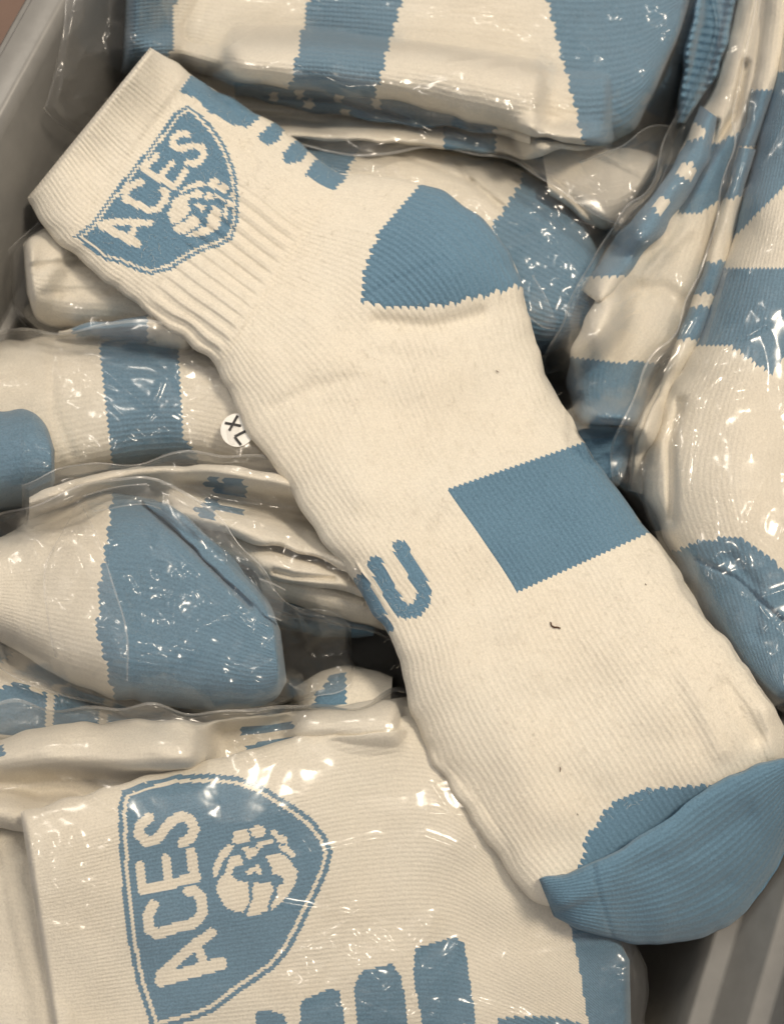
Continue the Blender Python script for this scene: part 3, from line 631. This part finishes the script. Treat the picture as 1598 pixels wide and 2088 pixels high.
# --- right big bag
HB = HM.copy()
sock('sock layer with blue end under the large sock at the right edge', [(1560, -60, 1700, -60), (1525, 200, 1680, 200), (1475, 420, 1640, 420), (1430, 600, 1600, 600), (1370, 740, 1560, 740), (1300, 860, 1500, 860), (1285, 980, 1450, 1000), (1330, 1080, 1450, 1100)], 0.022,
     [('stripe#0', 'blue', lambda x, y: (y > 180) & (y < 300), False), ('stripe#1', 'blue', lambda x, y: (y > 540) & (y < 690), False)], seed=15, soft=3, reliefs=RL, round1=40, sink=0.012)
sock('thin white sock layer with blue bands left of the large right edge sock', [(1505, 300, 1540, 305), (1455, 470, 1500, 480), (1408, 630, 1452, 645), (1345, 785, 1392, 800), (1290, 925, 1335, 930), (1280, 1000, 1320, 1010)], 0.010,
     [('stripe#0', 'blue', lambda x, y: (y > 300) & (y < 400), False), ('stripe#1', 'blue', lambda x, y: (y > 530) & (y < 690), False), ('stripe#2', 'white', lambda x, y: np.abs(y - 610) < 12, False)], seed=32, soft=3, reliefs=RL, lumps=0.0006, sink=0.008, pw=2.2)
sock('large white sock with blue stripe and blue toe at the right edge', [(1590, -60, 1760, -60), (1560, 150, 1760, 150), (1530, 320, 1760, 320), (1480, 500, 1760, 500), (1415, 690, 1760, 690), (1340, 850, 1760, 850), (1310, 990, 1760, 990), (1345, 1085, 1760, 1100), (1395, 1180, 1760, 1200), (1450, 1300, 1740, 1300), (1520, 1390, 1700, 1400), (1590, 1440, 1660, 1440)], 0.034,
     [('stripe#0', 'blue', lambda x, y: (y > 140) & (y < 375 - (x - 1540) * 1.0 + 60), False),
      ('stripe#1', 'blue', lambda x, y: (y > 545 + 0.0006 * (x - 1545) ** 2) & (y < np.where(x < 1490, 700, 700 + (x - 1490) * 0.75 - 40 * np.clip((x - 1570) / 20, 0, 9))), False),
      ('toe_cap', 'blue', lambda x, y: (y > 1095 + 0.0022 * (x - 1480) ** 2 * np.where(x > 1520, 2.2, 1)), False)], seed=16, soft=4, zlow=-0.022, relief=0.00025, reliefs=RL, pw=1.9, lumps=0.0012,
     creases=[([(1385, 820), (1365, 900), (1370, 1060)], 10, -0.004), ([(1420, 1140), (1500, 1180), (1598, 1270)], 5, -0.0018), ([(1490, 1140), (1540, 1200), (1540, 1290)], 16, -0.002)], round1=50, sink=0.018)
bag('large clear bag round the big sock at the right edge', [(1540, -90, 1800, -90), (1510, 150, 1800, 150), (1465, 400, 1800, 400), (1410, 600, 1800, 600), (1330, 740, 1800, 740), (1262, 870, 1800, 870), (1240, 980, 1800, 980), (1310, 1080, 1800, 1080), (1370, 1190, 1800, 1190), (1440, 1320, 1800, 1320), (1520, 1420, 1780, 1420), (1600, 1470, 1700, 1470)], HB, seed=8,
    crumple=[(1290, 1000, 70, 0.35), (1430, 1180, 50, 0.4), (1420, 820, 60, 0.15)], base=0.06, loose=0.6, lines=0.7, ang=1.95, stretch=3.5,
    creases=[([(1500, 500), (1440, 700), (1420, 800), (1400, 1000)], 6, 0.0022), ([(1480, 700), (1440, 760), (1370, 860)], 6, 0.0016), ([(1320, 800), (1300, 900), (1310, 1000)], 6, 0.0016), ([(1455, 1090), (1450, 1180), (1540, 1230), (1598, 1300)], 4, 0.0012)])

# --- middle left: soft folded layers, then the blue toe
HB = HM.copy()
sock('lowest white sock fold pointing at the letters of the loose sock', [(330, 1030, 360, 1150), (480, 1090, 480, 1200), (600, 1130, 590, 1230), (720, 1160, 690, 1258), (830, 1200, 800, 1290)], 0.016, [], seed=17, soft=3, lumps=0.002, reliefs=RL)
sock('middle white sock fold with a rounded lump below the blue letters', [(350, 1000, 380, 1110), (500, 1050, 490, 1150), (620, 1070, 590, 1190), (720, 1110, 690, 1205), (800, 1150, 780, 1230)], 0.014, [], seed=18, soft=3, lumps=0.0026, reliefs=RL,
     creases=[([(560, 1165), (600, 1175), (680, 1180)], 6, -0.004), ([(560, 1120), (640, 1140), (690, 1130)], 6, -0.003)])
sock('upper white sock fold with broken blue letters, below the size sticker', [(60, 1010, 60, 1080), (200, 968, 220, 1060), (380, 948, 400, 1075), (560, 965, 530, 1110), (660, 1010, 640, 1135), (760, 1090, 730, 1180)], 0.018,
     [('lettering#0', 'blue', poly((412, 985), (430, 970), (448, 980), (460, 968), (500, 985), (495, 1020), (470, 1012), (430, 1000)), False), ('lettering#1', 'blue', poly((392, 1040), (420, 1018), (498, 1035), (495, 1048), (450, 1045), (430, 1040), (445, 1068), (420, 1062)), False)],
     seed=19, soft=3, lumps=0.0022, reliefs=RL, creases=[([(420, 1030), (560, 1050), (640, 1065)], 6, -0.003)])
bag('clear bag round the soft white sock folds below the size sticker', [(40, 985, 40, 1100), (200, 945, 200, 1120), (380, 925, 390, 1170), (580, 945, 560, 1240), (700, 1000, 690, 1275), (850, 1080, 820, 1320)], HB, seed=9, crumple=[(620, 1150, 90, 0.2), (200, 980, 80, 0.15)], base=0.10, ang=0.3, stretch=2.5)

HB = HM.copy()
sk = sock('white sock with big blue toe in a crinkled bag at left', [(-90, 1130, -90, 1260), (0, 1095, 0, 1310), (110, 1035, 130, 1385), (220, 1008, 250, 1430), (320, 1022, 380, 1448), (400, 1080, 460, 1450), (480, 1150, 520, 1446), (542, 1215, 562, 1425), (572, 1285, 585, 1390)], 0.034,
     [('toe_cap', 'blue', lambda x, y: x > np.interp(y, [1000, 1040, 1100, 1180, 1230, 1300, 1400, 1440], [228, 222, 216, 203, 196, 200, 225, 240]), False)], seed=20, soft=3, zlow=-0.021, relief=0.00022, reliefs=RL, pw=3.4, wale=13, round1=45,
     creases=[([(296, 1025), (330, 1060), (365, 1088), (440, 1165), (510, 1235)], 6, -0.0045), ([(316, 1070), (312, 1110)], 3, 0.0008)])
knit([(292, 1018, 298, 1032), (345, 1028, 338, 1066), (420, 1086, 392, 1118), (490, 1156, 455, 1184), (542, 1222, 512, 1234), (566, 1275, 540, 1262)], 0.006, [], parent=sk, base_part='toe_fold', base_col='blue', seed=26, soft=2, relief=0.0004, wale=13, sink=0.006, lumps=0.0004, round1=20)
bagH = bag('crinkled clear bag with an upright flap round the big blue toe', [(-90, 1080, -90, 1330), (60, 1030, 60, 1390), (180, 985, 200, 1440), (300, 975, 330, 1470), (430, 1050, 450, 1470), (540, 1150, 560, 1455), (620, 1230, 650, 1430), (690, 1260, 705, 1390), (720, 1290, 715, 1370)], HB, seed=10,
    crumple=[(250, 1290, 110, 1.1), (120, 1250, 70, 0.7), (320, 1330, 80, 0.4), (650, 1320, 60, 0.5), (170, 1120, 70, 0.2), (480, 1250, 60, 0.12)], base=0.06, ang=1.2, stretch=2.2,
    creases=[([(162, 1030), (115, 1120), (90, 1200)], 6, 0.003), ([(162, 1030), (220, 1120), (230, 1200)], 6, 0.0025), ([(90, 1155), (105, 1290), (120, 1330)], 5, 0.002), ([(358, 1170), (355, 1310)], 4, 0.0016), ([(535, 1250), (490, 1345)], 5, 0.002), ([(360, 1315), (420, 1270)], 4, 0.0016), ([(100, 1320), (300, 1350), (400, 1400)], 8, 0.002)])

flap(bagH, [(158, 1030, 168, 1030), (122, 1095, 200, 1095), (92, 1155, 232, 1190), (98, 1270, 262, 1300), (112, 1340, 262, 1390)], [0.012, 0.010, 0.006, 0.003, 0.001], 4, 0.25)
flap(bagH, [(528, 1178, 548, 1258), (560, 1190, 562, 1262), (583, 1202, 574, 1268)], [0.001, 0.002, 0.003], 9, 0.1)
flap(bagH, [(300, 985, 330, 1040), (250, 990, 300, 1030), (170, 1010, 190, 1045)], [0.002, 0.006, 0.003], 12, 0.2)

# --- bottom bag with the large emblem
HB = HM.copy()
sock('white sock cuff at the left edge under the large emblem sock', [(-90, 1640, -90, 2250), (0, 1630, 0, 2250), (60, 1640, 130, 2250), (140, 1640, 240, 2250)], 0.031, [], pw=5, seed=21, soft=3, reliefs=RL, base_part='cuff', wale=14)
sock('white sock with blue tabs lying behind the large emblem sock', [(-90, 1560, -90, 1700), (0, 1510, 0, 1690), (80, 1485, 80, 1700), (220, 1472, 220, 1700), (420, 1468, 420, 1680), (600, 1448, 620, 1650), (760, 1430, 780, 1600), (900, 1420, 920, 1600)], 0.026,
     [('lettering#0', 'blue', poly((490, 1485), (600, 1473), (602, 1487), (490, 1497)), True), ('lettering#1', 'blue', poly((500, 1520), (598, 1500), (598, 1510), (505, 1532)), True), ('lettering#2', 'blue', poly((-60, 1530), (5, 1520), (12, 1540), (-60, 1570)), True)],
     seed=22, soft=3, reliefs=RL, pw=2.4, creases=[([(200, 1590), (240, 1600), (300, 1590)], 20, -0.003)])
Z3 = lambda *pts: poly(*[(550 + x / 2.0487, 1850 + y / 2.0487) for x, y in pts])
L1 = [(42, 1655, 140, 2300), (100, 1640, 200, 2300), (220, 1606, 300, 2300), (380, 1562, 450, 2300), (560, 1512, 620, 2300), (720, 1470, 800, 2300), (880, 1470, 950, 2300), (1010, 1580, 1060, 2300), (1130, 1720, 1160, 2300), (1235, 1860, 1240, 2300), (1283, 1960, 1290, 2300)]
sock('large white sock with big blue shield emblem at the bottom', L1, 0.012,
     [('cuff', 'white', lambda x, y: x < 150 + 0.16 * (y - 1655), False)] + emblem(ZB) +
     [('lettering#0', 'blue', Z3((605, 170), (770, 125), (812, 150), (862, 488), (640, 500), (600, 300)), True), ('lettering#1', 'blue', Z3((370, 290), (390, 265), (510, 235), (550, 290), (585, 540), (370, 560), (350, 340)), True),
      ('lettering#2', 'blue', Z3((130, 390), (250, 340), (290, 350), (330, 560), (125, 560)), True), ('lettering#3', 'blue', Z3((-60, 440), (0, 430), (60, 450), (90, 560), (-60, 560)), True),
      ('stripe', 'blue', Z3((945, 470), (1000, 455), (1200, 458), (1310, 490), (1310, 640), (945, 640)), False),
      ('heel_patch', 'blue', lambda x, y: x > np.interp(y, [1600, 1880, 1990, 2060, 2100], [1100, 1160, 1183, 1193, 1200]), False)],
     name='folded_sock', seed=23, soft=5, relief=0.00026, reliefs=RL, pw=5, wale=9.5, row=7.2, vee=0.4, round0=14, round1=30, lumps=0.0009, stiff=(1, 1, -0.004))
bag('large clear bag round the big shield emblem sock at the bottom', [(-90, 1450, -90, 2280), (100, 1448, 100, 2280), (300, 1446, 300, 2280), (480, 1446, 480, 2280), (660, 1438, 660, 2280), (840, 1412, 840, 2280), (980, 1470, 980, 2280), (1110, 1640, 1110, 2280), (1220, 1790, 1220, 2280), (1285, 1890, 1290, 2280), (1318, 1960, 1335, 2280)], HB, seed=11,
    crumple=[(800, 2010, 100, 0.25), (650, 2010, 80, 0.2), (480, 1490, 50, 0.3), (100, 1800, 90, 0.08), (1290, 2000, 40, 0.3)], base=0.04, loose=0.45, lines=0.4, ang=0.3, stretch=3.0, edge=0.03,
    creases=[([(610, 1940), (665, 1905), (735, 1863), (790, 1900), (825, 1955), (845, 1970), (850, 2050), (900, 2085)], 4, 0.0013), ([(700, 2020), (735, 2045), (800, 2070), (830, 2100)], 4, 0.0012), ([(960, 2035), (1080, 2075)], 4, 0.0008), ([(970, 1730), (985, 1800), (1000, 1840)], 4, 0.0012), ([(880, 1600), (940, 1690)], 4, 0.0008)])

# ================================================================== THE LOOSE SOCK
MAIN = [(55, 405, 308, 95), (110, 487, 370, 135), (210, 568, 455, 190), (330, 660, 590, 275), (447, 752, 705, 352), (462, 790, 790, 362), (478, 825, 880, 378), (495, 858, 962, 428), (515, 890, 1030, 502), (540, 925, 1064, 585), (572, 972, 1090, 685), (610, 1028, 1122, 780), (650, 1085, 1190, 898), (728, 1195, 1257, 995), (803, 1320, 1322, 1085), (828, 1430, 1402, 1198), (880, 1540, 1482, 1308), (945, 1650, 1560, 1418), (1015, 1755, 1612, 1510), (1092, 1838, 1650, 1600), (1135, 1850, 1640, 1660)]
MS = ctrl_s(MAIN)
Z2 = lambda pts: [(400 + x / 2.853, 1060 + y / 2.853) for x, y in pts]
HEEL = poly((868, 360), (835, 400), (800, 435), (768, 480), (748, 520), (738, 570), (732, 612), (780, 622), (830, 625), (880, 622), (950, 608), (1000, 597), (1050, 580), (1100, 570), (1120, 450), (950, 340))
paintM = [('cuff', 'white', lambda x, y: (x - 118) * 0.80 + (y - 470) * 0.60 < 22 + 0 * x, False)]
paintM += emblem(TRM, shield=SHIELD_M, k=0.66, loff=(5, 6))
paintM += [('lettering#0', 'blue', poly(*Z1([(740, 235), (800, 150), (900, 150), (1162, 328), (1130, 368), (1075, 412), (1000, 395), (880, 330), (830, 270)])), True),
           ('lettering#1', 'blue', poly(*Z1([(1130, 455), (1198, 388), (1245, 352), (1282, 388), (1258, 425), (1230, 478), (1180, 497), (1140, 480)])), True),
           ('lettering#2', 'blue', poly(*Z1([(1254, 535), (1318, 468), (1362, 430), (1420, 470), (1388, 510), (1340, 578), (1280, 592), (1250, 570)])), True),
           ('lettering#3', 'blue', poly(*Z1([(1360, 648), (1442, 532), (1482, 492), (1620, 575), (1585, 610), (1545, 680), (1500, 722)])), True),
           ('lettering#4', 'blue', poly(*Z2([(880, 360), (920, 345), (962, 302), (990, 330), (1148, 635), (1095, 690), (1040, 690)])), True),
           ('lettering#5', 'blue', stroke(30, *Z2([(1040, 252), (1162, 490), (1212, 535), (1275, 525), (1322, 475), (1322, 405), (1185, 158)])), True),
           ('stripe', 'blue', lambda a, b: (b > 0.488) & (a > MS[12]) & (a < MS[14]), False, 'sv'),
           ('lens_patch', 'blue', poly((1180, 1764), (1196, 1700), (1240, 1640), (1310, 1608), (1440, 1600), (1480, 1610), (1420, 1720), (1300, 1800), (1180, 1800)), False),
           ('heel_patch', 'blue', HEEL, False)]
def extraM(x, y, s, v):
    # ankle ribbing between emblem and seam
    d = (x - 447) * (-(352 - 752)) + (y - 752) * (705 - 447); d = -d / 476.0        # distance before the seam row
    w = sst(6, 30, d) * (1 - sst(170, 215, d - 60 * np.clip(v - 0.35, 0, 1))) * (1 - sst(0.66, 0.74, v))
    z = 0.00056 * w * np.sin(v * 2 * math.pi * 17)
    z = z - 0.0006 * np.exp(-(d / 6.0) ** 2) * (v < 0.93)                            # seam
    # cuff: a doubled band
    dc = (x - 118) * 0.80 + (y - 470) * 0.60 - 22
    z = z + 0.0009 * (1 - sst(-8, 6, dc))
    z = z + 0.00012 * np.sin(v * 2 * math.pi * 44) * (1 - sst(0, 8, dc))
    # heel gusset mitre and rib fan
    m = dline([(738, 606), (800, 575), (905, 528)], x, y)
    z = z - 0.0006 * np.exp(-(m / 5.0) ** 2)
    hb = np.exp(-(((x - 900) / 150) ** 2 + ((y - 520) / 120) ** 2)); z = z + 0.006 * hb
    return z
main = empty('ankle_sock', at(800, 1000, -0.005)); tag(main, 'loose unbagged white ankle sock with light blue heel and toe lying across the pile', 'sock')
knit(MAIN, 0.013, paintM, parent=main, seed=24, soft=9, stiff=(5, 1, -0.0005), relief=0.00024, reliefs={**RL, 'body': 1.15, 'lens_patch': 1.3, 'heel_patch': 2.4, 'stripe': 2.2, 'emblem': 1.1}, pw=3.6, wale=12.5, row=9, lumps=0.0010, round0=10, edge_noise=3.0, extra=extraM,
     creases=[([(770, 655), (880, 668), (980, 640)], 16, -0.0022), ([(780, 700), (900, 705)], 18, 0.0012), ([(740, 1020), (880, 1000)], 40, 0.0008), ([(1480, 1400), (1540, 1500)], 20, -0.0026), ([(1400, 1380), (1470, 1530)], 22, 0.0016), ([(1560, 1450), (1575, 1540)], 16, 0.0018), ([(560, 830), (640, 790), (720, 770)], 14, -0.0008), ([(380, 195), (430, 235), (470, 265)], 10, -0.0012), ([(500, 300), (520, 335)], 12, -0.0014)])
TOE = [(1098, 1794, 1128, 1868), (1148, 1779, 1172, 1890), (1205, 1758, 1240, 1912), (1270, 1725, 1330, 1925), (1350, 1672, 1440, 1908), (1430, 1615, 1530, 1850), (1510, 1572, 1592, 1760), (1590, 1546, 1628, 1660), (1642, 1540, 1648, 1600)]
knit(TOE, 0.0105, [], parent=main, base_part='toe_cap', base_col='blue', seed=25, soft=3, relief=0.00055, pw=3.0, wale=13, row=9, lumps=0.0013, round0=150, lay0=0.22, stiff=(3, 1, -0.001),
     creases=[([(1208, 1765), (1222, 1830), (1248, 1912)], 5, -0.0010), ([(1300, 1770), (1420, 1730), (1520, 1660)], 22, -0.0012), ([(1380, 1860), (1480, 1800)], 18, -0.0009)])

# --- stray fibres standing off the loose sock
def fuzz(parent, region, n, seed):
    rg = np.random.RandomState(seed); V = []; F = []
    x = rg.uniform(0, 1650, n * 6); y = rg.uniform(60, 1940, n * 6); ok = region(x, y); x = x[ok][:n]; y = y[ok][:n]; m = len(x)
    z = samp(HM, x, y); L = rg.uniform(6, 20, m); a = rg.uniform(0, 6.28, m); b = a + rg.normal(0, 0.9, m)
    P0 = at(x, y, z - 0.0002); P1 = at(x + 0.5 * L * np.cos(a), y + 0.5 * L * np.sin(a), z + rg.uniform(0.0002, 0.0009, m)); 
    P2 = at(x + 0.5 * L * np.cos(a) + 0.5 * L * np.cos(b), y + 0.5 * L * np.sin(a) + 0.5 * L * np.sin(b), z + rg.uniform(-0.0002, 0.0010, m))
    r = 0.000028
    for P in (P0, P1, P2):
        for o_ in ((r, 0, 0), (-r * 0.5, r * 0.87, 0), (-r * 0.5, -r * 0.5, r)): V.append(P + np.array(o_))
    V = np.stack(V, 1)                                    # m x 9 x 3
    base = (np.arange(m) * 9)[:, None]
    q = [[k, (k + 1) % 3, (k + 1) % 3 + 3, k + 3] for k in range(3)] + [[k + 3, (k + 1) % 3 + 3, (k + 1) % 3 + 6, k + 6] for k in range(3)]
    F = np.concatenate([base + np.array(qq)[None] for qq in q])
    o = mesh_obj('fuzz', V.reshape(-1, 3), F, WHITE, parent); o['kind'] = 'stuff'
MO = [(p[0], p[1]) for p in MAIN] + [(p[2], p[3]) for p in MAIN[::-1]]
fuzz(main, lambda x, y: inpoly(MO, x, y) & ~HEEL(x, y) & ~inpoly([(900, 990), (1190, 890), (1340, 1080), (1050, 1230)], x, y) & (x * 0.55 + y < 2350), 4500, 5)

# --- size sticker on the left bag
zz = samp(HM, np.array([470.]), np.array([878.]))[0]
def disc(cx, cy, r, dz, name, mat, parent, n=40):
    P = [(cx, cy)] + [(cx + r * math.cos(a), cy + r * math.sin(a)) for a in np.linspace(0, 2 * math.pi, n, endpoint=False)]
    P = np.array(P); z = samp(gauss(STH, 4), P[:, 0], P[:, 1]) + dz
    F = [[0, i + 1, (i + 1) % n + 1] for i in range(n)]
    G = at(P[:, 0], P[:, 1], z); F = [f[::-1] for f in F]
    return mesh_obj(name, G, F, mat, parent)
STH = HB * 0 + samp(HM, np.array([455.]), np.array([885.]))[0]
stk = disc(484, 877, 34, 0.0008, 'size_sticker', STICK, bagG)
def bar(p0, p1, w, dz, parent):
    p0 = np.array(p0, float); p1 = np.array(p1, float); d = p1 - p0; d /= np.linalg.norm(d); n = np.array([-d[1], d[0]]) * w / 2
    P = np.array([p0 - n, p1 - n, p1 + n, p0 + n]); z = samp(STH, P[:, 0], P[:, 1]) + dz
    return at(P[:, 0], P[:, 1], z)
Vs = []; Fs = []
for a, b in (((470, 868), (494, 858)), ((474, 846), (491, 881)), ((494, 897), (506, 873)), ((490, 884), (507, 872))): pass
U = lambda x, y: (400 + (x - 800) / 1.9975 + 0.0, 650 + y / 1.9975)
zl = lambda x, y: (x / 1.9975 - 6, 650 + y / 1.9975)
for k, (a, b) in enumerate((((928, 424), (994, 436)), ((980, 394), (946, 456)), ((968, 480), (1018, 454)), ((968, 481), (994, 514)))):
    G = bar(zl(*a), zl(*b), 5.4, 0.0010 + 0.00003 * k, stk); Fs.append([4 * k, 4 * k + 1, 4 * k + 2, 4 * k + 3][::-1]); Vs.append(G)
mesh_obj('lettering', np.concatenate(Vs), Fs, INK, stk, smooth=False)

# --- bits of lint on the loose sock
def lint(label, pts, r):
    P = np.array(pts, float); z = samp(HM, P[:, 0], P[:, 1]) + 0.0006
    G = at(P[:, 0], P[:, 1], z); V = []; F = []
    for i, p in enumerate(G):
        t = G[min(i + 1, len(G) - 1)] - G[max(i - 1, 0)]; t /= np.linalg.norm(t); u = np.cross(t, [0, 0, 1]); w = np.cross(u, t)
        rr = r * (0.5 + 0.5 * math.sin(math.pi * (i + 0.5) / len(G)))
        for k in range(6):
            a = k * math.pi / 3; V.append(p + rr * (u * math.cos(a) + w * math.sin(a)))
    for i in range(len(G) - 1):
        for k in range(6): F.append([6 * i + k, 6 * i + (k + 1) % 6, 6 * i + 6 + (k + 1) % 6, 6 * i + 6 + k])
    return tag(mesh_obj('lint_speck', V, F, LINT), label, 'lint', 'lint specks on the loose sock')
lint('curled brown lint speck below the blue square of the loose sock', [(1122, 1268), (1124, 1276), (1130, 1279), (1136, 1279), (1142, 1281)], 0.00028)
lint('tiny dark lint speck between heel and blue square', [(1011, 755), (1014, 758), (1017, 759)], 0.00014)
lint('tiny dark lint speck right of the curled one', [(1314, 1190), (1316, 1192), (1317, 1193)], 0.00014)
lint('short dark lint fibre above the toe of the loose sock', [(1141, 1564), (1142, 1569), (1141, 1574)], 0.00014)
lint('tiny dark lint speck just above the toe of the loose sock', [(1176, 1659), (1178, 1662)], 0.00014)
